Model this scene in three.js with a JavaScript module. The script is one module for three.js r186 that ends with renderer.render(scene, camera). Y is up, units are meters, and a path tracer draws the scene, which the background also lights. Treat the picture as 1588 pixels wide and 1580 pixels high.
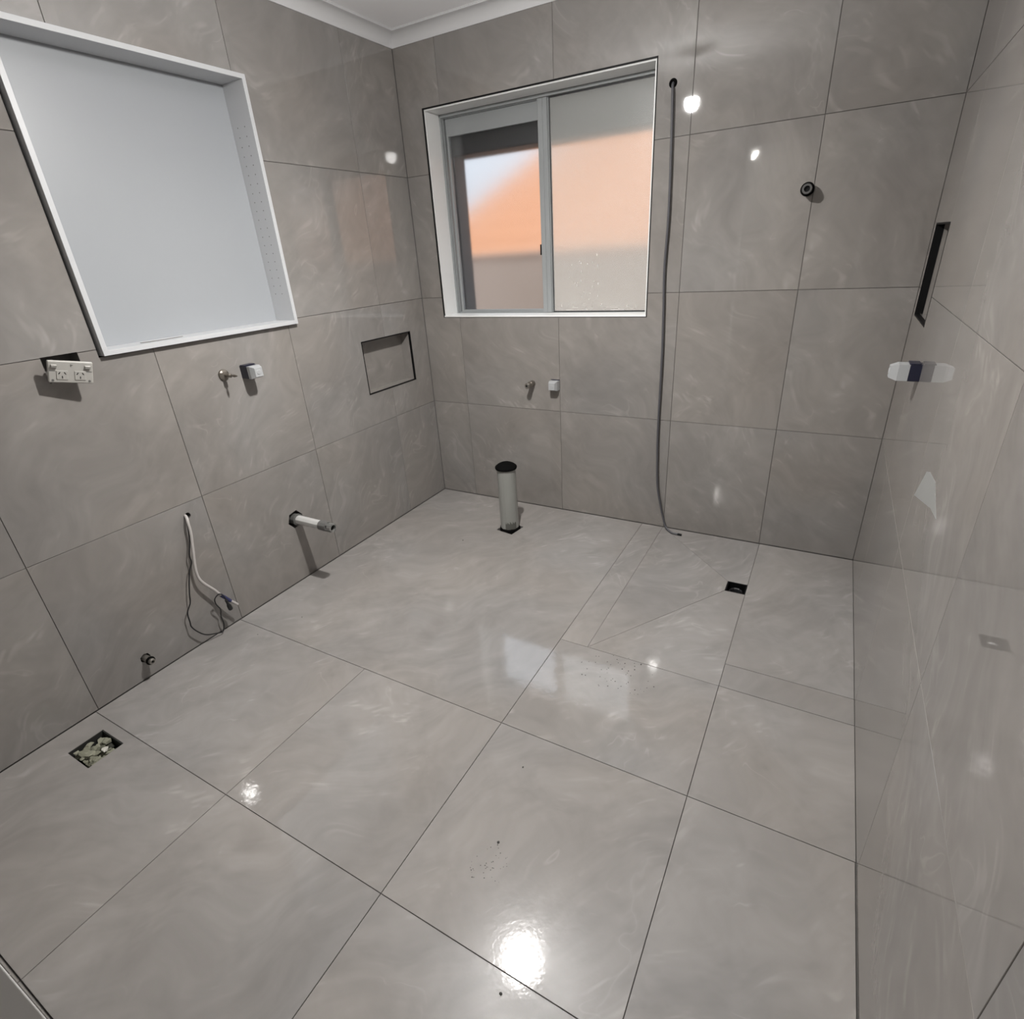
import * as THREE from 'three';
import { Brush, Evaluator, SUBTRACTION } from 'three-bvh-csg';
import { mergeGeometries, mergeVertices, toCreasedNormals } from 'three/addons/utils/BufferGeometryUtils.js';
import { RoundedBoxGeometry } from 'three/addons/geometries/RoundedBoxGeometry.js';
import { ConvexGeometry } from 'three/addons/geometries/ConvexGeometry.js';

// ---------------------------------------------------------------- camera, sky, sun, exposure
const V = (x, y, z) => new THREE.Vector3(x, y, z);
const scene = new THREE.Scene();
const W = 2.3658, D = 2.695, CEIL = 2.397;              // room: x 0..W (left to right wall), z 0..D (window wall to door wall)
const LAMP = V(1.16, 2.16, 1.31);
const camera = new THREE.PerspectiveCamera(86.34, 1588 / 1580, 0.003, 100);
camera.position.set(2.0998, 1.4097, 2.6876);
camera.quaternion.setFromRotationMatrix(new THREE.Matrix4().makeBasis(
  V(0.87333928, -0.05862529, -0.48357169), V(-0.16093667, 0.90225739, -0.40003875), V(0.45975851, 0.42719397, 0.77854186)));
{ // hazy bright overcast sky: three times brighter overhead than at the horizon
  const w = 64, h = 64, d = new Float32Array(w * h * 4);
  for (let j = 0; j < h; j++) for (let i = 0; i < w; i++) {
    const el = ((j + 0.5) / h - 0.5) * Math.PI, k = 4 * (j * w + i), L = el > 0 ? 2.6 * (1 + 2 * Math.sin(el)) / 3 : 0.35;
    d[k] = L * 0.94; d[k + 1] = L; d[k + 2] = L * 1.1; d[k + 3] = 1;
  }
  const t = new THREE.DataTexture(d, w, h, THREE.RGBAFormat, THREE.FloatType); t.mapping = THREE.EquirectangularReflectionMapping; t.magFilter = THREE.LinearFilter; t.needsUpdate = true;
  scene.background = t;
}
const sun = new THREE.DirectionalLight(0xfff1e0, 4.2);
sun.position.set(4.5, 9.5, 0.9); sun.target.position.set(0, 1, -2.5);
sun.castShadow = true;
Object.assign(sun.shadow.camera, { left: -8, right: 8, top: 8, bottom: -8, near: 1, far: 30 });
sun.shadow.mapSize.set(2048, 2048);
scene.add(sun, sun.target);
const LAMP_POWER = 10.6, LAMP_SIDE = 2.9, HALL_POWER = 2.4;
const renderer = new THREE.WebGLRenderer({ antialias: true });
renderer.toneMapping = THREE.LinearToneMapping;
renderer.toneMappingExposure = 0.945;
renderer.shadowMap.enabled = true;

// ---------------------------------------------------------------- helpers
let seed = 7;
const rnd = () => { seed = (seed * 1664525 + 1013904223) >>> 0; return seed / 4294967296; };
const rr = (a, b) => a + (b - a) * rnd();
const used = new Map();
function numbered(n) { const k = used.get(n) || 0; used.set(n, k + 1); return k ? n + '_' + String(k).padStart(3, '0') : n; }
function shade(o) { o.castShadow = o.receiveShadow = true; return o; }
function part(name, geo, mat, parent) { const m = shade(new THREE.Mesh(geo, mat)); m.name = numbered(name); parent.add(m); return m; }
function thing(name, label, category, pos = [0, 0, 0], group) {
  const g = new THREE.Group(); g.name = numbered(name); g.position.set(...pos); scene.add(g);
  g.userData = { label, category }; if (group) g.userData.group = group; return g;
}
function struct(name) { const g = new THREE.Group(); g.name = name; g.userData.kind = 'structure'; scene.add(g); return g; }
const box = (x0, x1, y0, y1, z0, z1) => new THREE.BoxGeometry(x1 - x0, y1 - y0, z1 - z0).translate((x0 + x1) / 2, (y0 + y1) / 2, (z0 + z1) / 2);
function rbox(x0, x1, y0, y1, z0, z1, r = 0.002) { return new RoundedBoxGeometry(x1 - x0, y1 - y0, z1 - z0, 2, Math.min(r, (x1 - x0) / 2.01, (y1 - y0) / 2.01, (z1 - z0) / 2.01)).translate((x0 + x1) / 2, (y0 + y1) / 2, (z0 + z1) / 2); }
function merge(list) { return mergeGeometries(list.map(g => { const k = g.index ? g.toNonIndexed() : g; for (const a of Object.keys(k.attributes)) if (!['position', 'normal', 'uv'].includes(a)) k.deleteAttribute(a); return k; })); }
// lathe about +y from [radius, height] pairs, creased; axis: '+x' | '+z' | '-x' | '+y'
function lathe(pts, axis = '+y', seg = 28) {
  let g = toCreasedNormals(new THREE.LatheGeometry(pts.map(p => new THREE.Vector2(Math.max(p[0], 1e-5), p[1])), seg), 0.6);
  if (axis === '+x') g.rotateZ(-Math.PI / 2); if (axis === '-x') g.rotateZ(Math.PI / 2); if (axis === '+z') g.rotateX(Math.PI / 2); if (axis === '-y') g.rotateX(Math.PI);
  return g;
}
function tube(points, r, seg = 80, sides = 10) { return new THREE.TubeGeometry(new THREE.CatmullRomCurve3(points.map(p => V(...p)), false, 'centripetal'), seg, r, sides, false); }
function rod(a, b, r, sides = 16) { const A = V(...a), B = V(...b), d = B.clone().sub(A); const g = new THREE.CylinderGeometry(r, r, d.length(), sides); g.applyQuaternion(new THREE.Quaternion().setFromUnitVectors(V(0, 1, 0), d.clone().normalize())); return g.translate((A.x + B.x) / 2, (A.y + B.y) / 2, (A.z + B.z) / 2); }

// ---------------------------------------------------------------- marbled porcelain print (colour only)
const TEX = 2048, SPAN = 2.4;
function lattice(n, s) { const a = new Float32Array(n * n); let t = s; for (let i = 0; i < n * n; i++) { t = (t * 1664525 + 1013904223) >>> 0; a[i] = t / 2147483648 - 1; } return a; }
function noise2(L, n, x, y) {
  x = ((x % n) + n) % n; y = ((y % n) + n) % n;
  const i = x | 0, j = y | 0, i1 = (i + 1) % n, j1 = (j + 1) % n; let fx = x - i, fy = y - j; fx = fx * fx * (3 - 2 * fx); fy = fy * fy * (3 - 2 * fy);
  const a = L[j * n + i], b = L[j * n + i1], c = L[j1 * n + i], d = L[j1 * n + i1];
  return a + (b - a) * fx + (c - a) * fy + (a - b - c + d) * fx * fy;
}
function noiseR(L, nx, ny, x, y) {
  x = ((x % nx) + nx) % nx; y = ((y % ny) + ny) % ny;
  const i = x | 0, j = y | 0, i1 = (i + 1) % nx, j1 = (j + 1) % ny; let fx = x - i, fy = y - j; fx = fx * fx * (3 - 2 * fx); fy = fy * fy * (3 - 2 * fy);
  const a = L[j * nx + i], b = L[j * nx + i1], c = L[j1 * nx + i], d = L[j1 * nx + i1];
  return a + (b - a) * fx + (c - a) * fy + (a - b - c + d) * fx * fy;
}
function marble() {
  const S1 = lattice(64, 3001), S2 = lattice(64, 3002), S3 = lattice(200, 3003);
  const data = new Uint8Array(TEX * TEX * 4);
  const N = [5, 9, 17, 33, 65, 129, 257].map((n, k) => ({ n, L: lattice(n, 11 + 97 * k) }));
  const M = [6, 12, 24, 48, 96].map((n, k) => ({ n, L: lattice(n, 501 + 53 * k) }));
  const P = [7, 14, 28].map((n, k) => ({ n, L: lattice(n, 901 + 31 * k) }));
  const fb = (S, u, v, amp, gain) => { let s = 0, a = amp; for (const q of S) { s += a * noise2(q.L, q.n, u * q.n, v * q.n); a *= gain; } return s; };
  const s8 = c => { c = Math.max(0, Math.min(1, c)); return Math.round(255 * (c < 0.0031308 ? 12.92 * c : 1.055 * c ** (1 / 2.4) - 0.055)); };
  for (let j = 0; j < TEX; j++) for (let i = 0; i < TEX; i++) {
    const u0 = i / TEX, v0 = j / TEX;
    const wx = fb(P, u0, v0, 0.035, 0.5), wy = fb(P, v0 + 0.37, u0 + 0.11, 0.035, 0.5);
    const u = u0 + wx, v = v0 + wy;
    const cloud = fb(N, u, v, 0.5, 0.62);
    const streak = noise2(N[3].L, 33, (u + v) * 33, (v - u) * 33 * 0 + v * 10 + u * 10) * 0.35 + noise2(N[4].L, 65, (u * 2 + v) * 32, (v * 33));
    const fineCloud = noise2(N[4].L, 65, u * 65, v * 65) + 0.6 * noise2(N[5].L, 129, u * 129, v * 129);
    let t = 0.232 * (1 + 0.17 * cloud + 0.03 * streak + 0.02 * fineCloud);
    const st1 = noiseR(S1, 34, 12, 34 * (u + v), 12 * (u - v)), st2 = noiseR(S2, 60, 20, 60 * (u + v), 20 * (v - u)), st3 = noiseR(S3, 190, 50, 190 * (u + v), 50 * (v - u));
    t *= 1 + 0.045 * st1 + 0.035 * st2 + 0.02 * st3;
    // pale broken veins and soft mottled streaks
    const brk = noise2(N[4].L, 65, u * 65 + 9.1, v * 65 + 4.2);
    const vein1 = fb(M, u, v, 0.5, 0.55), mask1 = noise2(N[1].L, 9, u * 9 + 3.3, v * 9 + 1.7) + noise2(N[3].L, 33, u * 33, v * 33) * 0.6 + 0.35 * brk;
    const r1 = Math.max(0, 1 - Math.abs(vein1) / 0.012) * Math.max(0, Math.min(1, (mask1 - 0.45) * 1.6));
    const w1 = Math.max(0, 1 - Math.abs(vein1) / 0.09) ** 2 * Math.max(0, Math.min(1, (mask1 + 0.1) * 1.2));
    const vein2 = noise2(M[2].L, 24, u * 24 + v * 24, v * 24) + 0.5 * noise2(M[4].L, 96, u * 96, v * 96), mask2 = noise2(N[2].L, 17, u * 17 + 5.1, v * 17) + 0.5 * noise2(N[4].L, 65, u * 65, v * 65);
    const r2 = Math.max(0, 1 - Math.abs(vein2) / 0.1) * Math.max(0, Math.min(1, (mask2 - 0.5) * 2));
    const sv = Math.max(0, st2 + 0.5 * st3 - 0.62) * Math.max(0, Math.min(1, (mask1 + 0.15) * 2));
    t += 0.016 * r1 + 0.014 * w1 + 0.04 * r2 + 0.07 * sv;
    const warm = 0.018 * noise2(N[1].L, 9, v * 9 + 2.2, u * 9 + 6.1);
    const k = 4 * (j * TEX + i);
    data[k] = s8(t * (1.045 + warm)); data[k + 1] = s8(t * 0.985); data[k + 2] = s8(t * (0.93 - warm)); data[k + 3] = 255;
  }
  const tex = new THREE.DataTexture(data, TEX, TEX, THREE.RGBAFormat);
  tex.wrapS = tex.wrapT = THREE.RepeatWrapping; tex.magFilter = THREE.LinearFilter; tex.minFilter = THREE.LinearMipmapLinearFilter; tex.generateMipmaps = true;
  tex.colorSpace = THREE.SRGBColorSpace; tex.needsUpdate = true; return tex;
}
const marbleTex = marble();
// faint waviness of the polished glaze
function waves() {
  const n = 512, d = new Uint8Array(n * n * 4), A = lattice(24, 77), B = lattice(64, 78), C = lattice(160, 79);
  for (let j = 0; j < n; j++) for (let i = 0; i < n; i++) { const v = 128 + 50 * noise2(A, 24, i / n * 24, j / n * 24) + 36 * noise2(B, 64, i / n * 64, j / n * 64) + 22 * noise2(C, 160, i / n * 160, j / n * 160); const k = 4 * (j * n + i); d[k] = d[k + 1] = d[k + 2] = v; d[k + 3] = 255; }
  const t = new THREE.DataTexture(d, n, n, THREE.RGBAFormat); t.wrapS = t.wrapT = THREE.RepeatWrapping; t.magFilter = THREE.LinearFilter; t.needsUpdate = true; return t;
}
const waveTex = waves(); waveTex.repeat.set(4, 4);
const lin = (r, g, b) => new THREE.Color().setRGB(r, g, b);
const std = (c, rough = 0.6, metal = 0, extra = {}) => new THREE.MeshPhysicalMaterial({ color: Array.isArray(c) ? lin(...c) : c, roughness: rough, metalness: metal, ...extra });
const M = {
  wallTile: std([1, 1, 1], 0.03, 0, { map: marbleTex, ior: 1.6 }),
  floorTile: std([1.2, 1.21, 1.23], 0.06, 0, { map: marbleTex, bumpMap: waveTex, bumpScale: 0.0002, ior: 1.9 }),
  grout: std([0.12, 0.115, 0.11], 0.9),
  cement: std([0.22, 0.21, 0.19], 0.95),
  white: std([0.74, 0.745, 0.74], 0.35),
  melamine: std([0.52, 0.53, 0.545], 0.4),
  cornice: std([0.6, 0.6, 0.61], 0.8),
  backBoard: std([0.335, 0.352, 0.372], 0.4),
  plaster: std([0.92, 0.92, 0.94], 0.8),
  hallWall: std([0.55, 0.54, 0.52], 0.85),
  hallFloor: std([0.25, 0.2, 0.16], 0.6),
  black: std([0.004, 0.004, 0.0045], 0.5, 0, { specularIntensity: 0.35 }),
  rubber: std([0.003, 0.003, 0.003], 0.85, 0, { specularIntensity: 0.15 }),
  alu: std([0.3, 0.315, 0.32], 0.4),
  aluDark: std([0.03, 0.03, 0.032], 0.5),
  glassLeft: std([0.84, 0.86, 0.87], 0.17, 0, { transmission: 1, thickness: 0.004, ior: 1.5 }),
  glassRight: std([0.92, 0.93, 0.91], 0.24, 0, { transmission: 0.75, thickness: 0.004, ior: 1.5 }),
  pvc: std([0.27, 0.275, 0.258], 0.3),
  pvcWhite: std([0.56, 0.56, 0.55], 0.3),
  greyPipe: std([0.13, 0.13, 0.125], 0.5),
  brass: std([0.3, 0.285, 0.26], 0.35, 0.8),
  bronze: std([0.2, 0.18, 0.155], 0.4, 0.7),
  outletWhite: std([0.42, 0.41, 0.385], 0.3),
  navy: std([0.012, 0.013, 0.03], 0.35),
  cap: std([0.38, 0.39, 0.4], 0.35),
  cableGrey: std([0.075, 0.075, 0.083], 0.45),
  cableBlack: std([0.012, 0.012, 0.013], 0.45),
  cableWhite: std([0.48, 0.455, 0.44], 0.4),
  tape: std([0.03, 0.035, 0.11], 0.5),
  soot: std([0.02, 0.02, 0.018], 0.9),
};

// ---------------------------------------------------------------- tiled surfaces
const csg = new Evaluator(); csg.useGroups = false; csg.attributes = ['position', 'normal', 'uv'];
const PLANES = {   // (along, up, out of the wall) -> world
  left: { f: (a, b, n) => [n, b, a], flip: true },
  back: { f: (a, b, n) => [a, b, n], flip: false },
  right: { f: (a, b, n) => [W - n, b, a], flip: false },
  floor: { f: (a, b, n) => [a, n, b], flip: true },
  front: { f: (a, b, n) => [a, b, D - n], flip: true },
};
function toWorld(geo, plane) {
  const g = geo.index ? geo.toNonIndexed() : geo.clone(), p = g.attributes.position, u = g.attributes.uv, { f, flip } = PLANES[plane];
  for (let i = 0; i < p.count; i++) { const q = f(p.getX(i), p.getY(i), p.getZ(i)); p.setXYZ(i, ...q); }
  if (flip) for (let i = 0; i < p.count; i += 3) {
    const t = [p.getX(i + 1), p.getY(i + 1), p.getZ(i + 1)], s = [u.getX(i + 1), u.getY(i + 1)];
    p.setXYZ(i + 1, p.getX(i + 2), p.getY(i + 2), p.getZ(i + 2)); u.setXY(i + 1, u.getX(i + 2), u.getY(i + 2));
    p.setXYZ(i + 2, ...t); u.setXY(i + 2, ...s);
  }
  g.computeVertexNormals(); return g;
}
// a slab over a convex polygon [[a,b],...] (counter-clockwise), face at n = n1, with a tiny chamfer
function slab(poly, n0, n1, ch = 0.0007, uv = [0, 0]) {
  const k = poly.length, pos = [], uvs = [];
  const cx = poly.reduce((s, p) => s + p[0], 0) / k, cy = poly.reduce((s, p) => s + p[1], 0) / k;
  const inner = ch ? inset(poly, ch) : poly;
  const tri = (A, B, C) => { for (const q of [A, B, C]) { pos.push(...q); uvs.push(q[0] / SPAN + uv[0], q[1] / SPAN + uv[1]); } };
  const top = inner.map(p => [p[0], p[1], n1]), mid = poly.map(p => [p[0], p[1], n1 - ch]), bot = poly.map(p => [p[0], p[1], n0]);
  for (let i = 0; i < k; i++) {
    const j = (i + 1) % k;
    if (i && j) { tri(top[0], top[i], top[j]); tri(bot[0], bot[j], bot[i]); }
    if (ch) { tri(mid[i], mid[j], top[j]); tri(mid[i], top[j], top[i]); }
    tri(bot[i], bot[j], mid[j]); tri(bot[i], mid[j], mid[i]);
  }
  const g = new THREE.BufferGeometry();
  g.setAttribute('position', new THREE.Float32BufferAttribute(pos, 3)); g.setAttribute('uv', new THREE.Float32BufferAttribute(uvs, 2));
  g.computeVertexNormals(); return g;
}
function inset(poly, d) {   // convex polygon, counter-clockwise
  const k = poly.length, lines = poly.map((p, i) => { const q = poly[(i + 1) % k], dx = q[0] - p[0], dy = q[1] - p[1], l = Math.hypot(dx, dy); const nx = -dy / l, ny = dx / l; return [nx, ny, nx * (p[0] + nx * d) + ny * (p[1] + ny * d)]; });
  return poly.map((_, i) => { const [a, b, c] = lines[(i + k - 1) % k], [e, f, h] = lines[i], det = a * f - b * e; return [(c * f - b * h) / det, (a * h - c * e) / det]; });
}
const rectPoly = (a0, a1, b0, b1) => [[a0, b0], [a1, b0], [a1, b1], [a0, b1]];
// cutters in a wall's own frame
function cutRect(a0, a1, b0, b1, depth) { return { a0, a1, b0, b1, geo: box(a0, a1, b0, b1, -depth, 0.05) }; }
function cutRound(a, b, r, depth, sides = 28, spin = 0) { const g = new THREE.CylinderGeometry(r, r, depth + 0.05, sides).rotateY(spin).rotateX(Math.PI / 2).translate(a, b, (0.05 - depth) / 2); return { a0: a - r, a1: a + r, b0: b - r, b1: b + r, geo: g }; }
function carve(geo, cuts, bb) {
  let brush = null;
  for (const c of cuts) {
    if (c.a1 <= bb[0] || c.a0 >= bb[1] || c.b1 <= bb[2] || c.b0 >= bb[3]) continue;
    brush = brush || new Brush(geo); brush.updateMatrixWorld();
    const k = new Brush(c.geo); k.updateMatrixWorld();
    brush = csg.evaluate(brush, k, SUBTRACTION);
  }
  return brush ? brush.geometry : geo;
}
const GAP = 0.0009, TT = 0.004;     // half a joint, tile thickness
const boundsOf = poly => [Math.min(...poly.map(p => p[0])), Math.max(...poly.map(p => p[0])), Math.min(...poly.map(p => p[1])), Math.max(...poly.map(p => p[1]))];
function layTile(parent, plane, poly, cuts, mat, gap = GAP) {
  const q = inset(poly, gap), bb = boundsOf(q);
  const g = carve(slab(q, -TT, 0, 0.0006, [rnd(), rnd()]), cuts, bb);
  if (!g.attributes.position.count) return;
  part('tile', toWorld(g, plane), mat, parent);
}
function layGrid(parent, plane, as, bs, cuts, mat) {
  for (let i = 0; i + 1 < as.length; i++) for (let j = 0; j + 1 < bs.length; j++) {
    const r = [as[i], as[i + 1], bs[j], bs[j + 1]];
    if (cuts.some(c => c.full && c.a0 <= r[0] && c.a1 >= r[1] && c.b0 <= r[2] && c.b1 >= r[3])) continue;
    layTile(parent, plane, rectPoly(...r), cuts, mat);
  }
}
function core(parent, plane, a0, a1, b0, b1, thick, cuts) {
  const g = carve(box(a0, a1, b0, b1, -thick, -TT), cuts, [a0, a1, b0, b1]);
  part('wall_core', toWorld(g, plane), M.grout, parent);
}
// a niche lined with the same tile and edged with black trim
function niche(parent, plane, a0, a1, b0, b1, depth, r = 0.011) {
  const g = new THREE.Group(); g.name = numbered('niche'); parent.add(g);
  const t = 0.005, e = 0.0025, P = (geo, name, mat) => part(name, toWorld(geo, plane), mat, g);
  const uvb = (x0, x1, y0, y1, z0, z1) => { const k = box(x0, x1, y0, y1, z0, z1); const p = k.attributes.position, n = k.attributes.normal, u = k.attributes.uv, o = [rnd(), rnd()]; for (let i = 0; i < p.count; i++) { const ax = Math.abs(n.getX(i)) > 0.5, ay = Math.abs(n.getY(i)) > 0.5; u.setXY(i, (ax ? p.getZ(i) : p.getX(i)) / SPAN + o[0], (ay ? p.getZ(i) : p.getY(i)) / SPAN + o[1]); } return k; };
  P(uvb(a0, a1, b0, b1, -depth - t, -depth), 'tile', M.wallTile);
  P(uvb(a0, a1, b0, b0 + t, -depth, -e), 'tile', M.wallTile); P(uvb(a0, a1, b1 - t, b1, -depth, -e), 'tile', M.wallTile);
  P(uvb(a0, a0 + t, b0 + t, b1 - t, -depth, -e), 'tile', M.wallTile); P(uvb(a1 - t, a1, b0 + t, b1 - t, -depth, -e), 'tile', M.wallTile);
  const w = 0.0055, o = 0.0008;    // trim: narrow face, return into the niche
  P(merge([box(a0, a1, b0, b0 + w, -0.004, o), box(a0, a1, b0 + t, b0 + t + 0.001, -r * 0.6, -0.004)]), 'metal_trim', M.black);
  P(merge([box(a0, a1, b1 - w, b1, -0.004, o), box(a0, a1, b1 - t - 0.001, b1 - t, -r, -0.004)]), 'metal_trim', M.black);
  P(merge([box(a0, a0 + w, b0, b1, -0.004, o), box(a0 + t, a0 + t + 0.001, b0, b1, -r, -0.004)]), 'metal_trim', M.black);
  P(merge([box(a1 - w, a1, b0, b1, -0.004, o), box(a1 - t - 0.001, a1 - t, b0, b1, -r, -0.004)]), 'metal_trim', M.black);
}

// ---- left wall (x = 0)
const CAB = { x: 0.02, back: -0.1, y0: 1.179, y1: 2.073, z0: 0.93, z1: 1.74 };
const rows = [0, 0.5991, 1.2005, 1.8, CEIL + 0.02];
{
  const g = struct('wall_left');
  const cuts = [
    cutRect(CAB.z0 - 0.004, CAB.z1 + 0.009, CAB.y0 - 0.004, CAB.y1 + 0.006, 0.125),
    cutRect(0.147, 0.547, 0.764, 1.039, 0.085),
    cutRect(1.805, 1.908, 1.124, 1.203, 0.06),
    cutRound(1.648, 0.547, 0.0125, 0.08), cutRound(1.178, 0.315, 0.044, 0.09, 6, 0.35), cutRound(1.971, 0.085, 0.019, 0.06, 7, 0.3),
    cutRound(1.336, 1.034, 0.012, 0.05),
  ];
  cuts[0].full = true;
  layGrid(g, 'left', [0.0015, 0.363, 0.971, 1.5702, 2.1687, D], [0.0015, ...rows.slice(1)], cuts, M.wallTile);
  core(g, 'left', -0.27, D + 0.12, -0.2, CEIL + 0.15, 0.22, cuts);
  niche(g, 'left', 0.147, 0.547, 0.764, 1.039, 0.072);
}
// ---- window wall (z = 0)
const WIN = { x0: 0.143, x1: 1.3245, y0: 1.094, y1: 2.082 };
{
  const g = struct('wall_back');
  const win = cutRect(WIN.x0, WIN.x1, WIN.y0, WIN.y1, 0.4); win.full = true;
  const cuts = [win, cutRound(0.7, 0.747, 0.0135, 0.05), cutRound(1.935, 1.561, 0.02, 0.06)];
  layGrid(g, 'back', [0.0015, 0.2512, 0.8642, 1.4695, 1.9543, W + 0.0004], [0.0015, ...rows.slice(1)], cuts, M.wallTile);
  core(g, 'back', -0.003, W + 0.003, -0.2, CEIL + 0.15, 0.27, cuts);
}
// ---- right wall (x = W)
{
  const g = struct('wall_right');
  const cuts = [cutRect(0.064, 0.402, 1.107, 1.416, 0.085)];
  layGrid(g, 'right', [0.0008, 0.405, 1.004, 1.6027, 2.1928, D + 0.6], [-0.0004, ...rows.slice(1)], cuts, M.wallTile);
  core(g, 'right', -0.27, D + 0.12, -0.2, CEIL + 0.15, 0.22, cuts);
  niche(g, 'right', 0.064, 0.402, 1.107, 1.416, 0.072, 0.024);
}
// ---- door wall (z = D), the camera stands in its doorway
const DOOR = { x0: 1.3, x1: 2.2, y1: 2.05 };
{
  const g = struct('wall_front');
  const door = cutRect(DOOR.x0, DOOR.x1, -0.05, DOOR.y1, 0.4);
  layGrid(g, 'front', [0.0015, 0.1526, 0.7526, 1.3526, 1.957, W - 0.0015], [0.0015, ...rows.slice(1)], [door], M.wallTile);
  core(g, 'front', -0.003, W + 0.003, -0.2, CEIL + 0.15, 0.12, [door]);
}
// ---- floor
const PIT = { x0: 0.118, x1: 0.25, z0: 2.213, z1: 2.322 }, DRAIN = { x0: 1.874, x1: 1.957, z0: 0.415, z1: 0.496 }, SOIL = [0.69, 0.335];
{
  const g = struct('floor');
  const cuts = [
    cutRect(PIT.x0, PIT.x1, PIT.z0, PIT.z1, 0.085), cutRect(DRAIN.x0 + 0.001, DRAIN.x1 - 0.001, DRAIN.z0, DRAIN.z1, 0.1),
    cutRound(SOIL[0] + 0.002, SOIL[1] + 0.004, 0.078, 0.12, 4, 0.95),
  ];
  const T = (poly, gap) => layTile(g, 'floor', poly, cuts, M.floorTile, gap), FINE = 0.00045;
  const f1 = 0.745, f2 = 1.3526, f3 = 1.4673, f4 = 1.9572, zA = 1.5813, zB = 2.1792, zC = 1.106, zD = 0.9818, e = 0.0015;
  T(rectPoly(e, f2, e, zA)); T(rectPoly(f2, f3, e, zC), FINE); T(rectPoly(f2, f4, zC, zA)); T(rectPoly(f4, W + 0.0003, zC, zA));
  // shower falls: cut along the envelope lines that run to the drain
  T([[f3, e], [1.8738, 0.415], [1.8738, 0.496], [f3, zC]], FINE);
  T([[f3, e], [f4, e], [f4, 0.4145], [1.8738, 0.4145]], FINE);
  T([[f3, zC], [1.8738, 0.4965], [f4, 0.4965], [f4, zC]], FINE);
  T(rectPoly(f4, W + 0.0003, e, zD)); T(rectPoly(f4, W + 0.0003, zD, zC));
  for (const [a, b] of [[e, f1], [f1, f2], [f2, f4], [f4, W - e]]) { T(rectPoly(a, b, zA, zB)); T(rectPoly(a, b, zB, D + (a > 1 ? 0.08 : -0.0005))); }
  const c = carve(box(-0.003, W + 0.003, -0.003, D + 0.12, -0.2, -TT), cuts, [0, W, 0, D]);
  part('floor_screed', toWorld(c, 'floor'), M.grout, g);
}
// ---- ceiling and cornice
{
  const g = new THREE.Mesh(box(-0.22, W + 0.22, CEIL, CEIL + 0.15, -0.27, 6.8), M.plaster); g.name = 'ceiling'; g.userData.kind = 'structure'; scene.add(shade(g));
  const prof = [[0, 2.3418], [0.004, 2.3418]];
  for (let i = 0; i <= 8; i++) { const t = i / 8 * Math.PI / 2; prof.push([0.050 - 0.046 * Math.cos(t) + 0.0, 2.3455 + 0.043 * Math.sin(t)]); }
  prof.push([0.056, 2.3895], [0.056, 2.394], [0.058, 2.394], [0.058, CEIL]);
  const pos = [], ring = d => [[d, d], [W - d, d], [W - d, D - d], [d, D - d]];
  for (let k = 0; k + 1 < prof.length; k++) {
    const A = ring(prof[k][0]), B = ring(prof[k + 1][0]), ya = prof[k][1], yb = prof[k + 1][1];
    for (let i = 0; i < 4; i++) { const j = (i + 1) % 4; const a = [A[i][0], ya, A[i][1]], b = [A[j][0], ya, A[j][1]], c = [B[j][0], yb, B[j][1]], d = [B[i][0], yb, B[i][1]]; pos.push(...a, ...b, ...c, ...a, ...c, ...d); }
  }
  const cg = new THREE.BufferGeometry(); cg.setAttribute('position', new THREE.Float32BufferAttribute(pos, 3)); cg.computeVertexNormals();
  const cm = new THREE.Mesh(toCreasedNormals(cg, 0.35), M.cornice); cm.name = 'trim_1'; cm.userData.kind = 'structure'; scene.add(shade(cm));
}
// ---- hallway behind the doorway
{
  const hall = [['wall_hall_left', box(-0.22, 0, -0.2, CEIL, D + 0.12, 6.8), M.hallWall], ['wall_hall_right', box(W + 0.0, W + 0.22, -0.2, CEIL, D + 0.12, 6.8), M.hallWall],
    ['wall_hall_end', box(-0.22, W + 0.22, -0.2, CEIL, 6.6, 6.8), M.hallWall], ['floor_hall', box(0, W, -0.2, -0.002, D + 0.12, 6.6), M.hallFloor]];
  for (const [n, geo, m] of hall) { const o = new THREE.Mesh(geo, m); o.name = n; o.userData.kind = 'structure'; scene.add(shade(o)); }
  const jamb = struct('door_1');
  part('door_jamb', merge([rbox(DOOR.x0, DOOR.x0 + 0.018, 0, DOOR.y1, D + 0.001, D + 0.12), rbox(DOOR.x1 - 0.018, DOOR.x1, 0, DOOR.y1, D + 0.001, D + 0.12)]), M.white, jamb);
  part('door_head', rbox(DOOR.x0, DOOR.x1, DOOR.y1 - 0.018, DOOR.y1, D + 0.001, D + 0.12), M.white, jamb);
}
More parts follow.
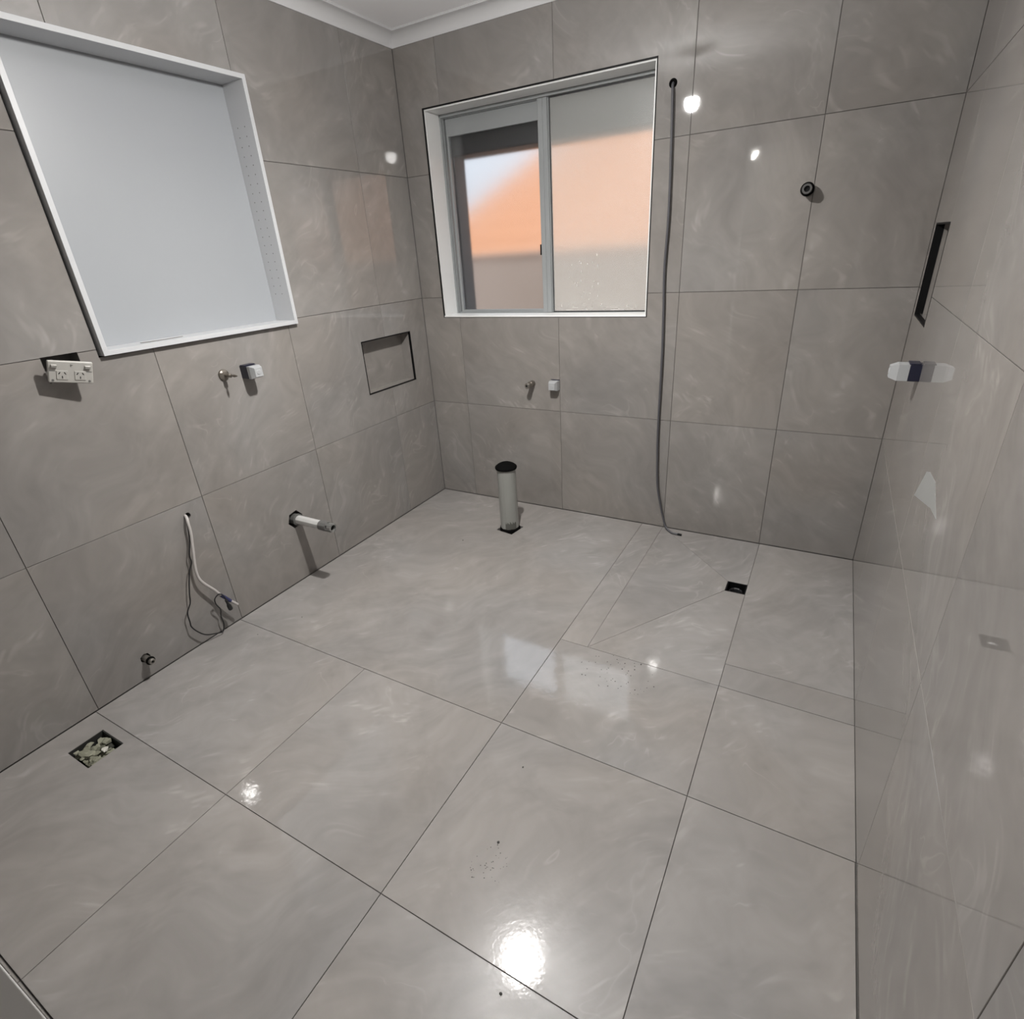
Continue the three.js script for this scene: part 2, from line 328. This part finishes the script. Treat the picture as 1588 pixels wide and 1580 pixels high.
// ---------------------------------------------------------------- window
{
  const g = struct('window_1'), zf = -0.122;
  const { x0, x1, y0, y1 } = WIN, t = 0.012, k = 0.0055;
  // black edge trim around the opening
  part('edge_trim', box(x0, x1, y1 - k, y1, -0.012, 0.0015), M.black, g); part('edge_trim', box(x0, x1, y0, y0 + 0.003, -0.012, 0.0012), M.aluDark, g);
  part('edge_trim', box(x0, x0 + k, y0, y1, -0.012, 0.0015), M.black, g); part('edge_trim', box(x1 - 0.0045, x1, y0, y1, -0.012, 0.0015), M.black, g);
  // white lining boards
  part('reveal_board', rbox(x0, x1, y1 - t, y1, zf, -0.006, 0.001), M.white, g);
  part('reveal_board', rbox(x0, x0 + t, y0, y1 - t, zf, -0.006, 0.001), M.white, g);
  part('reveal_board', rbox(x1 - t, x1, y0, y1 - t, zf, -0.006, 0.001), M.white, g);
  part('window_sill', rbox(x0 + 0.003, x1 - 0.003, y0 + 0.002, y0 + 0.0095, zf, 0.0005, 0.0015), std([0.88, 0.88, 0.87], 0.3), g);
  // aluminium frame, sliding sash on the left, fixed light on the right
  const fx0 = x0 + 0.004, fx1 = x1 - 0.004, zb = -0.19;
  part('frame_head', merge([rbox(fx0, fx1, y1 - 0.026, y1 - 0.004, zb, zf - 0.001), box(fx0, fx1, y1 - 0.029, y1 - 0.026, -0.15, -0.146)]), M.alu, g);
  part('frame_sill', merge([rbox(fx0, fx1, y0 + 0.001, y0 + 0.0105, zb, zf - 0.001), box(fx0, fx1, y0 + 0.0105, y0 + 0.016, -0.148, -0.145)]), M.alu, g);
  part('frame_jamb', merge([rbox(fx0, x0 + 0.018, y0, y1 - 0.004, zb, zf - 0.001), box(x0 + 0.018, x0 + 0.021, y0, y1 - 0.01, -0.148, -0.145)]), M.alu, g);
  part('frame_jamb', rbox(x1 - 0.02, fx1, y0, y1 - 0.004, zb, zf - 0.001), M.alu, g);
  part('sash_stile', rbox(x0 + 0.028, x0 + 0.040, y0 + 0.012, 2.052, -0.172, -0.15), M.alu, g);
  part('sash_rail', rbox(x0 + 0.040, 0.735, 1.975, 2.052, -0.172, -0.15), M.alu, g);
  part('sash_rail', rbox(x0 + 0.040, 0.735, y0 + 0.012, y0 + 0.026, -0.172, -0.15), M.alu, g);
  part('sash_stile', merge([rbox(0.717, 0.743, y0 + 0.0105, 2.055, -0.172, -0.128), rbox(0.744, 0.768, y0 + 0.0105, 2.055, -0.165, -0.1265), box(0.768, 0.773, y0 + 0.012, 2.053, -0.16, -0.136)]), M.alu, g);
  part('glazing_bead', merge([box(0.7735, 0.7775, y0 + 0.018, 2.05, -0.149, -0.14), box(0.773, 1.306, 2.05, 2.055, -0.149, -0.138), box(0.773, 1.306, y0 + 0.013, y0 + 0.016, -0.149, -0.138)]), M.aluDark, g);
  part('pane', box(x0 + 0.037, 0.722, y0 + 0.022, 1.98, -0.163, -0.159), M.glassLeft, g);
  part('pane', box(0.76, 1.309, y0 + 0.011, 2.056, -0.1455, -0.1415), M.glassRight, g);
  part('latch', rbox(0.709, 0.718, 1.388, 1.438, -0.15, -0.128), M.rubber, g);
  // paint flecks left on the glass
  const fl = [];
  for (let i = 0; i < 34; i++) { const x = i < 22 ? rr(0.85, 1.05) : rr(0.8, 1.29), y = i < 22 ? rr(1.14, 1.38) : rr(1.115, 1.15), s = rr(0.0012, 0.0035); fl.push(new THREE.CylinderGeometry(s, s, 0.0006, 8).rotateX(Math.PI / 2).scale(rr(0.7, 1.2), rr(0.8, 3), 1).translate(x, y, -0.1411)); }
  for (let i = 0; i < 7; i++) { const x = rr(0.8, 1.2); fl.push(box(x, x + rr(0.03, 0.1), 1.113 + 0.006 * (i % 3), 1.1145 + 0.006 * (i % 3), -0.1415, -0.1408)); }
  const f = part('paint_flecks', merge(fl), std([0.95, 0.93, 0.92], 0.9, 0, { transmission: 0.8, thickness: 0 }), g); f.userData.kind = 'stuff';
}
// outside: shutter box over the window, side fence, neighbour's tiled roof
{
  const sb = struct('window_2'); sb.name = 'window_shutter_box';
  part('shutter_box', rbox(0.1, 1.37, 1.892, 2.14, -0.36, -0.2, 0.01), std([0.075, 0.075, 0.08], 0.6), sb);
  part('shutter_guide', rbox(0.13, 0.178, 0.98, 1.892, -0.30, -0.2, 0.004), std([0.075, 0.075, 0.08], 0.6), sb);
  part('shutter_guide', rbox(1.27, 1.32, 0.98, 1.892, -0.30, -0.272, 0.004), std([0.075, 0.075, 0.08], 0.6), sb);

  const gr = new THREE.Mesh(box(-14, 14, -0.6, -0.4, -16, -0.27), std([0.3, 0.27, 0.22], 0.95)); gr.name = 'ground'; gr.userData.kind = 'structure'; scene.add(shade(gr));
  const fm = std([0.47, 0.38, 0.33], 0.7);
  const fence = thing('side_fence', 'pale metal side fence seen blurred through the frosted window', 'fence', [0, -0.4, -1.15]);
  for (let i = 0; i < 9; i++) part('panel', rbox(-6.5 + i * 1.2, -6.5 + i * 1.2 + 1.195, 0.05, 1.78, -0.012, 0.012, 0.004), fm, fence);
  part('top_rail', rbox(-6.5, 4.3, 1.78, 1.81, -0.022, 0.022, 0.004), fm, fence);
  const house = thing('neighbour_house', 'orange tiled house next door seen blurred through the frosted window', 'house', [0, -0.4, -2.4]);
  const terra = std([0.43, 0.205, 0.105], 0.8), brick = std([0.5, 0.25, 0.15], 0.85);
  part('wall', box(-1.9, 5, 0, 1.78, -5, -0.35), brick, house);
  // roof plane: courses stepped like lapped tiles
  const rp = [], n = 14, P0 = t => [-2.03 + 0.199 * t, 1.75 + 0.5 * t, -t];
  for (let i = 0; i < n; i++) {
    const t0 = i * 0.32, t1 = t0 + 0.34, a = P0(t0), b = P0(t1);
    const s = new THREE.BufferGeometry(), L0 = a[0], L1 = b[0], R = 5.2, h = 0.03;
    const v = [[L0, a[1], a[2]], [R, a[1], a[2]], [R, b[1], b[2]], [L1, b[1], b[2]], [L0, a[1] + h, a[2]], [R, a[1] + h, a[2]], [R, b[1] + 0.004, b[2]], [L1, b[1] + 0.004, b[2]]];
    s.setAttribute('position', new THREE.Float32BufferAttribute(v.flat(), 3)); s.setIndex([0, 2, 1, 0, 3, 2, 4, 5, 6, 4, 6, 7, 0, 1, 5, 0, 5, 4, 1, 2, 6, 1, 6, 5, 2, 3, 7, 2, 7, 6, 3, 0, 4, 3, 4, 7]);
    const ng = s.toNonIndexed(); ng.computeVertexNormals(); ng.setAttribute('uv', new THREE.Float32BufferAttribute(new Float32Array(ng.attributes.position.count * 2), 2)); rp.push(ng);
  }
  part('roof', mergeGeometries(rp), terra, house);
}

// ---------------------------------------------------------------- lamps
{
  const t = thing('ceiling_bulb', 'bare glowing bulb hanging at the middle of the ceiling', 'lamp', [LAMP.x, 0, LAMP.z]);
  part('ceiling_rose', lathe([[0, CEIL], [0.04, CEIL], [0.04, CEIL - 0.012], [0.03, CEIL - 0.022], [0, CEIL - 0.022]]), M.white, t);
  part('cord', rod([0, CEIL - 0.02, 0], [0, LAMP.y + 0.11, 0], 0.003), M.white, t);
  part('lamp_holder', lathe([[0, 0.115], [0.012, 0.115], [0.019, 0.1], [0.02, 0.06], [0.024, 0.055], [0.038, 0.018], [0.039, 0.012], [0, 0.012]]).translate(0, LAMP.y, 0), M.white, t);
  const pts = [[0, 0.011], [0.036, 0.011]]; for (let i = 0; i <= 10; i++) { const a = i / 10 * Math.PI / 2; pts.push([0.042 * Math.cos(a), 0.004 - 0.05 * Math.sin(a)]); }
  const glow = new THREE.MeshStandardMaterial({ color: 0xffffff, emissive: lin(1, 0.98, 0.95), emissiveIntensity: 90, roughness: 0.5 });
  part('bulb', lathe(pts).translate(0, LAMP.y, 0), glow, t);
  const down = new THREE.SpotLight(lin(1, 0.975, 0.94), LAMP_POWER, 0, 1.5, 1, 2); down.position.set(0, LAMP.y - 0.012, 0); down.target.position.set(0, 0, 0);
  down.castShadow = true; down.shadow.radius = 1.6; t.add(down, down.target);
  const l = new THREE.PointLight(lin(1, 0.975, 0.94), LAMP_SIDE, 0, 2); l.position.set(0, LAMP.y - 0.015, 0); l.castShadow = true; l.shadow.radius = 2; l.name = 'bulb_light'; t.add(l);
  const h = thing('hall_ceiling_light', 'small glowing dome light on the hallway ceiling behind the doorway', 'lamp', [0.875, CEIL, 5.9]);
  part('base', lathe([[0, 0], [0.1, 0], [0.1, -0.012], [0.09, -0.016], [0, -0.016]]), M.white, h);
  const dp = [[0, -0.0165], [0.055, -0.0165]]; for (let i = 0; i <= 8; i++) { const a = i / 8 * Math.PI / 2; dp.push([0.055 * Math.cos(a), -0.017 - 0.04 * Math.sin(a)]); }
  part('dome', lathe(dp), new THREE.MeshStandardMaterial({ color: 0xffffff, emissive: lin(1, 0.97, 0.92), emissiveIntensity: 14 }), h);
  const hl = new THREE.PointLight(lin(1, 0.96, 0.9), HALL_POWER, 0, 2); hl.position.set(0, -0.04, 0); hl.castShadow = true; hl.shadow.radius = 3; h.add(hl);
}

// ---------------------------------------------------------------- recessed cabinet on the left wall
{
  const { x, back, y0, y1, z0, z1 } = CAB, t = 0.016;
  const c = thing('recessed_cabinet', 'white doorless mirror cabinet carcass set into the tiled wall', 'cabinet', [0, y0, (z0 + z1) / 2]);
  const g = (geo, n, m = M.melamine) => part(n, geo.translate(0, -y0, -(z0 + z1) / 2), m, c);
  g(rbox(back, x, y1 - t, y1, z0, z1, 0.0008), 'top_panel'); g(rbox(back, x, y0, y0 + t, z0, z1, 0.0008), 'bottom_panel');
  g(rbox(back, x, y0 + t, y1 - t, z0, z0 + t, 0.0008), 'side_panel'); g(rbox(back, x, y0 + t, y1 - t, z1 - t, z1, 0.0008), 'side_panel');
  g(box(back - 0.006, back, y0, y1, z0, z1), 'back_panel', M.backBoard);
  const holes = [];
  for (let i = 0; i < 20; i++) for (const hx of [-0.066, -0.024]) holes.push(new THREE.CylinderGeometry(0.0022, 0.0022, 0.0006, 10).rotateX(Math.PI / 2).translate(hx, 1.305 + i * 0.032, z0 + t + 0.0002));
  g(merge(holes), 'shelf_pin_holes', M.greyPipe).userData.kind = 'stuff';
  const scraps = thing('tape_scrap', 'torn grey tape scrap lying on the cabinet bottom edge', 'tape', [-0.005, y0 + t, 1.5]);
  const sp = (poly, y) => { const s = new THREE.Shape(poly.map(p => new THREE.Vector2(...p))); return new THREE.ExtrudeGeometry(s, { depth: 0.0016, bevelEnabled: false }).rotateX(-Math.PI / 2).translate(0, y, 0); };
  part('strip', sp([[-0.03, -0.085], [-0.018, -0.06], [-0.02, -0.02], [-0.024, 0.05], [-0.03, 0.07], [-0.034, 0.07], [-0.03, 0.0], [-0.036, -0.05], [-0.046, -0.08]], 0.0002), std([0.2, 0.195, 0.185], 0.7), scraps);
}
// ---------------------------------------------------------------- power outlet dangling from its hole
{
  const TL = V(0.058, 1.198, 1.914), TR = V(0.079, 1.172, 1.808), BL = V(0.043, 1.134, 1.925), BR = V(0.063, 1.110, 1.82);
  const c = TL.clone().add(TR).add(BL).add(BR).multiplyScalar(0.25);
  const ex = TR.clone().add(BR).sub(TL).sub(BL).normalize(), ey0 = TL.clone().add(TR).sub(BL).sub(BR).normalize();
  const ez = ex.clone().cross(ey0).normalize(), ey = ez.clone().cross(ex).normalize();
  const o = thing('power_outlet', 'white double power outlet hanging loose below its wall hole', 'outlet', c.toArray());
  o.quaternion.setFromRotationMatrix(new THREE.Matrix4().makeBasis(ex, ey, ez));
  part('faceplate', rbox(-0.0565, 0.0565, -0.034, 0.034, -0.012, 0, 0.004), M.outletWhite, o);
  part('terminal_block', merge([rbox(-0.042, 0.042, -0.02, 0.02, -0.028, -0.012, 0.003), rbox(-0.03, -0.01, -0.012, 0.014, -0.036, -0.028, 0.002)]), M.outletWhite, o);
  for (const s of [-1, 1]) {
    const so = part('socket', rbox(s * 0.0225 - 0.014, s * 0.0225 + 0.014, -0.023, 0.005, 0, 0.0018, 0.0012), M.outletWhite, o);
    const slot = (x, y, a) => box(-0.0012, 0.0012, -0.0038, 0.0038, 0.0014, 0.0021).rotateZ(a).translate(s * 0.0225 + x, y, 0);
    part('pin_slots', merge([slot(-0.007, -0.003, -0.55), slot(0.007, -0.003, 0.55), slot(0, -0.015, 0)]), M.black, so);
    part('switch', rbox(-0.0075, 0.0075, -0.0045, 0.0045, -0.001, 0.0055, 0.0015).rotateX(0.25).translate(s * 0.042, 0.0195, 0.001), M.outletWhite, o);
    part('screw', lathe([[0, 0.0006], [0.0035, 0.0006], [0.0035, -0.001], [0, -0.001]], '+z', 12).translate(s * 0.046, -0.026, 0), M.greyPipe, o);
    part('switch_mark', box(s * 0.046 - 0.007, s * 0.046 + 0.007, 0.0025, 0.0048, -0.0005, 0.0004), M.greyPipe, o);
  }
  part('indicator', merge([box(-0.001, 0.001, 0.017, 0.025, -0.0005, 0.0004), box(0, 0.005, 0.0215, 0.0235, -0.0005, 0.0004)]), M.greyPipe, o);
  const up = V(0.0, 1.17, 1.86).sub(c).applyQuaternion(o.quaternion.clone().invert()), inn = V(-0.05, 1.185, 1.862).sub(c).applyQuaternion(o.quaternion.clone().invert());
  part('supply_cable', tube([[0.0, 0.0, -0.026], up.toArray(), inn.toArray()], 0.0045, 24), M.cableWhite, o);
}
// ---------------------------------------------------------------- mixer valve bodies behind white caps
const MIX = 'mixer valve bodies left in the walls';
function makeMixer(label, body = 0.031) {   // local +z points out of the wall
  const m = thing('mixer_valve', label, 'valve', [0, 0, 0], MIX); delete m.userData.group;
  part('valve_body', merge([rbox(-0.025, 0.025, -0.026, 0.026, -0.0395, body, 0.003), rbox(-0.0255, 0.0255, 0.0262, 0.0295, 0.004, 0.034, 0.001)]), M.navy, m);
  const s = 0.025, pts = []; for (const [w, z] of [[s, body], [s, 0.06], [s * 0.7, 0.082]]) for (const [a, b] of [[-1, -1], [1, -1], [1, 1], [-1, 1]]) pts.push(V(a * w, b * w, z));
  part('protective_cap', new ConvexGeometry(pts), M.cap, m);
  part('spindle_ring', lathe([[0, 0.0835], [0.009, 0.0835], [0.011, 0.0815], [0, 0.0815]], '+z', 20), M.cap, m);
  return m;
}
const mixL = makeMixer('white capped mixer valve on the left wall below the cabinet', 0.044);
mixL.position.set(0.0, 1.028, 1.232); mixL.rotation.y = Math.PI / 2;
const mixB = makeMixer('white capped mixer valve on the window wall beside the cistern inlet');
mixB.position.set(0.838, 0.745, -0.03); mixB.rotation.y = 0;
const mixR = mixB.clone(); mixR.name = numbered('mixer_valve'); mixR.userData = { label: 'white capped shower mixer valve on the right wall below the tall niche', category: 'valve' };
mixR.position.set(W, 0.995, 0.565); mixR.rotation.y = -Math.PI / 2; scene.add(mixR);

// ---------------------------------------------------------------- pipe stubs
{
  const t = thing('spout_stub', 'dark threaded spout stub on the left wall beside the mixer valve', 'pipe', [0, 1.034, 1.336]);
  part('flange', lathe([[0, -0.012], [0.021, -0.012], [0.022, 0.0], [0.021, 0.007], [0.015, 0.012], [0.006, 0.014], [0, 0.014]], '+x'), M.bronze, t);
  part('threaded_rod', lathe([[0, 0.012], [0.0055, 0.012], [0.0055, 0.03], [0.0085, 0.032], [0.0085, 0.046], [0.005, 0.05], [0.0035, 0.052], [0.0035, 0.064], [0.0055, 0.066], [0.0055, 0.072], [0.0015, 0.089], [0, 0.089]], '+x', 16), M.bronze, t);
}
{
  const t = thing('basin_waste_pipe', 'white waste pipe sticking out of the left wall above the floor', 'pipe', [0, 0.313, 1.174]);
  part('wall_coupling', lathe([[0.016, -0.07], [0.0262, -0.07], [0.0262, 0.004], [0.0285, 0.006], [0.0285, 0.014], [0.022, 0.018], [0.016, 0.018]], '+x'), std([0.1, 0.1, 0.095], 0.5), t);
  part('pipe', lathe([[0.0175, -0.02], [0.0215, 0.012], [0.0215, 0.172], [0.0175, 0.172], [0.0175, -0.02]], '+x', 36), M.pvcWhite, t);
  // dark end fitting with lugs
  const lug = []; for (let i = 0; i < 4; i++) { const a = i / 4 * Math.PI * 2 + 0.5; lug.push(rbox(0.205, 0.246, -0.0075, 0.0075, -0.003, 0.003, 0.0015).translate(0, 0, 0.0185).rotateX(a)); }
  part('end_fitting', merge([lathe([[0.012, 0.166], [0.0235, 0.166], [0.024, 0.17], [0.0225, 0.178], [0.024, 0.184], [0.0225, 0.19], [0.024, 0.196], [0.0225, 0.214], [0.012, 0.214], [0.012, 0.166]], '+x', 32), ...lug]), M.greyPipe, t);
  part('end_ring', lathe([[0.0145, 0.2465], [0.0145, 0.226], [0.0205, 0.222], [0.0215, 0.226], [0.0215, 0.2445], [0.0145, 0.2465]], '+x', 32), std([0.3, 0.3, 0.29], 0.35, 0.5), t);
  part('end_plug', lathe([[0, 0.232], [0.0145, 0.232], [0.0145, 0.218], [0, 0.218]], '+x', 24), M.black, t);
}
{
  const t = thing('water_inlet', 'short brass water inlet low on the left wall near the floor waste', 'pipe', [0, 0.084, 1.971]);
  part('nipple', lathe([[0.007, -0.05], [0.0125, -0.05], [0.0125, 0.03], [0.009, 0.032], [0.009, 0.036], [0.007, 0.036]], '+x'), M.brass, t);
  part('seal_ring', lathe([[0.008, 0.029], [0.0155, 0.029], [0.0165, 0.033], [0.0155, 0.038], [0.008, 0.038], [0.008, 0.029]], '+x'), M.rubber, t);
  part('tip', lathe([[0.0055, 0.02], [0.0055, 0.05], [0.0095, 0.05], [0.0115, 0.047], [0.0115, 0.036], [0.0055, 0.036]], '+x'), M.brass, t);
  part('bore', lathe([[0, 0.044], [0.0055, 0.044], [0.0055, 0.04], [0, 0.04]], '+x'), M.black, t);
}
{
  const t = thing('cistern_inlet', 'slim bronze cistern inlet stub on the window wall under the window', 'pipe', [0.7, 0.747, 0]);
  part('nipple', lathe([[0.005, -0.045], [0.0128, -0.045], [0.0128, 0.0], [0.016, 0.002], [0.016, 0.034], [0.013, 0.037], [0.013, 0.062], [0.005, 0.062]], '+z'), M.bronze, t);
  part('tip', lathe([[0.004, 0.05], [0.013, 0.06], [0.015, 0.062], [0.015, 0.073], [0.0125, 0.076], [0.0045, 0.076], [0.004, 0.05]], '+z'), M.brass, t);
  part('bore', lathe([[0, 0.0745], [0.0055, 0.0765], [0.0055, 0.06], [0, 0.06]], '+z'), M.black, t);
}
{
  const t = thing('shower_outlet', 'black shower outlet stub high on the window wall', 'pipe', [1.935, 1.561, 0]);
  part('nut', lathe([[0.012, -0.045], [0.0185, -0.045], [0.0185, 0.026], [0.024, 0.03], [0.024, 0.046], [0.021, 0.05], [0.012, 0.05], [0.012, -0.045]], '+z', 32), M.rubber, t);
  part('thread_ring', lathe([[0.0105, 0.05], [0.0105, 0.068], [0.0165, 0.068], [0.0175, 0.065], [0.0175, 0.05], [0.0105, 0.05]], '+z', 32), std([0.12, 0.12, 0.12], 0.3, 0.5), t);
  part('bore', lathe([[0, 0.058], [0.0105, 0.058], [0.0105, 0.052], [0, 0.052]], '+z'), M.black, t);
}
{
  const t = thing('toilet_soil_pipe', 'upright white toilet soil pipe with a black rubber rim', 'pipe', [SOIL[0], 0, SOIL[1]]);
  part('pipe', lathe([[0.046, -0.11], [0.051, -0.11], [0.051, 0.368], [0.046, 0.368], [0.046, -0.11]], '+y', 48), M.pvc, t);
  const rim = lathe([[0.03, 0.352], [0.044, 0.366], [0.0575, 0.362], [0.0595, 0.368], [0.058, 0.374], [0.046, 0.384], [0.03, 0.392], [0, 0.396]], '+y', 40);
  part('rubber_cap', rim, M.rubber, t);
  part('sealant_ring', lathe([[0.05, -0.03], [0.0575, -0.03], [0.0585, 0.004], [0.056, 0.011], [0.0525, 0.014], [0.05, 0.014], [0.05, -0.03]], '+y', 9), M.rubber, t);
  const soot = new THREE.CylinderGeometry(0.0513, 0.0514, 0.06, 26, 3, true, 0.05, 1.25), p = soot.attributes.position;
  for (let i = 0; i < p.count; i++) if (p.getY(i) > 0.02) p.setY(i, p.getY(i) - rr(0, 0.03)); soot.computeVertexNormals();
  part('sealant_smear', soot.translate(0, 0.036, 0), std([0.1, 0.1, 0.09], 0.9), t);
}
// ---------------------------------------------------------------- cables
{
  const w = thing('white_cable', 'white cable with blue tape hanging from the left wall', 'cable', [0, 0.547, 1.648]);
  const L = p => p.map(q => [q[0], q[1] - 0.547, q[2] - 1.648]);
  part('sheath', tube(L([[-0.06, 0.552, 1.652], [-0.012, 0.552, 1.655], [0.012, 0.548, 1.660], [0.024, 0.53, 1.667], [0.029, 0.492, 1.672], [0.03, 0.426, 1.685], [0.03, 0.345, 1.701], [0.03, 0.304, 1.703], [0.032, 0.275, 1.696], [0.038, 0.213, 1.661], [0.043, 0.178, 1.645], [0.048, 0.128, 1.612], [0.05, 0.106, 1.597]]), 0.0055, 90), M.cableWhite, w);
  part('tape_wrap', rod(...L([[0.042, 0.184, 1.648], [0.0468, 0.137, 1.619]]), 0.0072), M.tape, w);
  const b = thing('black_cable', 'thin black cable looping to the floor beside the white cable', 'cable', [0, 0.547, 1.648]);
  part('wire', tube(L([[-0.06, 0.543, 1.65], [-0.01, 0.543, 1.654], [0.008, 0.538, 1.662], [0.018, 0.5, 1.672], [0.022, 0.453, 1.684], [0.025, 0.4, 1.704], [0.025, 0.371, 1.705], [0.025, 0.342, 1.723], [0.025, 0.253, 1.753], [0.025, 0.213, 1.763], [0.025, 0.18, 1.785], [0.025, 0.135, 1.789], [0.025, 0.113, 1.79], [0.025, 0.047, 1.752], [0.025, 0.017, 1.698], [0.027, 0.012, 1.682], [0.026, 0.041, 1.667], [0.027, 0.085, 1.668], [0.03, 0.115, 1.662], [0.036, 0.158, 1.676], [0.041, 0.183, 1.674], [0.05, 0.196, 1.655], [0.057, 0.18, 1.645], [0.056, 0.158, 1.641]]), 0.0026, 170, 8), M.cableBlack, b);
  const cd = V(-0.003, -0.05, -0.008).normalize(), cg = lathe([[0, 0], [0.0055, 0], [0.0055, 0.022], [0.0085, 0.03], [0.0095, 0.05], [0.008, 0.054], [0, 0.054]]);
  cg.applyQuaternion(new THREE.Quaternion().setFromUnitVectors(V(0, 1, 0), cd)).translate(0.056, 0.158 - 0.547, 1.641 - 1.648);
  part('connector', cg, M.cableBlack, b);

  const c = thing('grey_cable', 'long dark cable hanging down the window wall to the floor', 'cable', [1.389, 1.983, 0]);
  const path = [[1.389, 1.984, -0.002], [1.390, 1.976, 0.009], [1.393, 1.95, 0.015], [1.398, 1.827, 0.016], [1.405, 1.524, 0.017], [1.400, 1.294, 0.016], [1.406, 1.129, 0.015], [1.411, 0.955, 0.015], [1.412, 0.77, 0.015], [1.412, 0.607, 0.015], [1.416, 0.436, 0.016], [1.429, 0.238, 0.018], [1.444, 0.165, 0.02], [1.468, 0.074, 0.024], [1.492, 0.022, 0.04], [1.53, 0.0065, 0.062], [1.565, 0.0055, 0.066]];
  part('sheath', tube(path.map(q => [q[0] - 1.389, q[1] - 1.983, q[2]]), 0.0054, 160, 12), M.cableGrey, c);
  part('cable_end', rod([1.562 - 1.389, 0.0062 - 1.983, 0.066], [1.583 - 1.389, 0.0062 - 1.983, 0.067], 0.0062), M.black, c);
  part('grommet', lathe([[0, 0.0008], [0.007, 0.0008], [0.009, 0.0045], [0.0125, 0.0045], [0.0165, 0.0002], [0, 0.0002]], '+z'), M.rubber, c);
}
// ---------------------------------------------------------------- floor drain and floor waste
{
  const cx = (DRAIN.x0 + DRAIN.x1) / 2, cz = (DRAIN.z0 + DRAIN.z1) / 2, h = 0.0405;
  const d = thing('floor_drain', 'small square black shower drain set in the floor tiles', 'drain', [cx, 0, cz]);
  part('frame', merge([box(-h, h, -0.05, 0.0006, -h, -h + 0.004), box(-h, h, -0.05, 0.0006, h - 0.004, h), box(-h, -h + 0.004, -0.05, 0.0006, -h, h), box(h - 0.004, h, -0.05, 0.0006, -h, h)]), M.black, d);
  part('pan', box(-h, h, -0.056, -0.05, -h, h), M.black, d);
  part('throat_ring', lathe([[0.018, -0.05], [0.03, -0.05], [0.03, -0.022], [0.027, -0.018], [0.022, -0.022], [0.018, -0.05]], '+y', 36), std([0.02, 0.02, 0.022], 0.18), d);
}
{
  const cx = (PIT.x0 + PIT.x1) / 2, cz = (PIT.z0 + PIT.z1) / 2, hx = (PIT.x1 - PIT.x0) / 2, hz = (PIT.z1 - PIT.z0) / 2;
  const d = thing('floor_waste', 'rough square floor waste hole filled with broken mortar', 'drain', [cx, 0, cz]);
  part('hole_edge', merge([box(-hx + 0.0005, -hx + 0.004, -0.07, -0.0005, -hz, hz), box(-hx, hx, -0.07, -0.0005, -hz + 0.0005, -hz + 0.004), box(-hx, hx, -0.08, -0.07, -hz, hz)]), M.soot, d);
  const mats = [std([0.2, 0.2, 0.15], 0.95), std([0.26, 0.26, 0.2], 0.95), std([0.11, 0.11, 0.08], 0.95), std([0.56, 0.55, 0.5], 0.9), std([0.05, 0.05, 0.04], 0.9)];
  const chunk = (x, z, r, y, m, flat = 0.7) => {
    const pts = []; for (let i = 0; i < 16; i++) { const v = V(rr(-1, 1), rr(-1, 1), rr(-1, 1)).normalize().multiplyScalar(rr(0.75, 1.05)); pts.push(V(v.x * r * rr(0.9, 1.2), v.y * r * flat, v.z * r)); }
    part('mortar_chunk', new ConvexGeometry(pts).translate(x, y, z), mats[m], d);
  };
  for (let i = 0; i < 60; i++) { const x = rr(-hx + 0.014, hx - 0.013), z = rr(-hz + 0.014, hz - 0.014); chunk(x, z, rr(0.009, 0.017), rr(-0.032, -0.01) - (z < -0.025 && x > 0 ? 0.014 : 0), [0, 1, 1, 0, 2][i % 5]); }
  for (let i = 0; i < 14; i++) chunk(rr(-hx + 0.018, hx - 0.02), rr(0, hz - 0.016), rr(0.01, 0.018), rr(-0.012, -0.005), [1, 0, 1][i % 3], 0.5);
  chunk(0.03, -0.014, 0.014, -0.004, 3, 0.4); chunk(0.0, 0.02, 0.021, -0.007, 1, 0.5); chunk(-0.02, 0.028, 0.02, -0.007, 0, 0.5); chunk(0.01, -0.036, 0.013, -0.022, 4);
}
// ---------------------------------------------------------------- pale film scrap on the right wall, grit on the floor
{
  const pts = [[0.760, 1.019], [0.822, 1.248], [0.832, 1.33], [0.862, 1.25], [0.876, 1.218], [0.870, 1.137], [0.856, 1.095]].map(p => new THREE.Vector2(p[1] - 1.17, p[0] - 0.83));
  const t = thing('film_scrap', 'pale torn scrap of protective film on the right wall', 'film', [W, 0.83, 1.17]);
  part('sheet', new THREE.ExtrudeGeometry(new THREE.Shape(pts), { depth: 0.0006, bevelEnabled: false }).rotateY(-Math.PI / 2), std([0.28, 0.285, 0.28], 0.4), t);
}
{
  const g = [];
  const grain = (x, z, r) => g.push(new THREE.IcosahedronGeometry(r, 0).scale(rr(0.8, 1.5), 0.6, rr(0.8, 1.4)).rotateY(rr(0, 3)).translate(x, r * 0.45, z));
  grain(1.498, 1.703, 0.0028); grain(1.548, 1.937, 0.003); grain(1.717, 2.216, 0.0035); grain(0.523, 0.567, 0.004); grain(0.25, 1.45, 0.002); grain(0.17, 1.62, 0.002);
  for (let i = 0; i < 60; i++) { const a = rr(0, 6.28), r = Math.sqrt(rnd()); grain(1.62 + 0.14 * r * Math.cos(a), 1.2 + 0.1 * r * Math.sin(a), rr(0.0008, 0.002)); }
  for (let i = 0; i < 40; i++) { const a = rr(0, 6.28), r = Math.sqrt(rnd()); grain(1.56 + 0.05 * r * Math.cos(a), 2.0 + 0.06 * r * Math.sin(a), rr(0.0006, 0.0013)); }
  const o = new THREE.Mesh(merge(g), std([0.06, 0.058, 0.055], 0.9)); o.name = 'floor_grit';
  o.userData = { kind: 'stuff', label: 'dark specks of grit scattered on the glossy floor tiles', category: 'grit' }; scene.add(shade(o));
}
renderer.render(scene, camera);
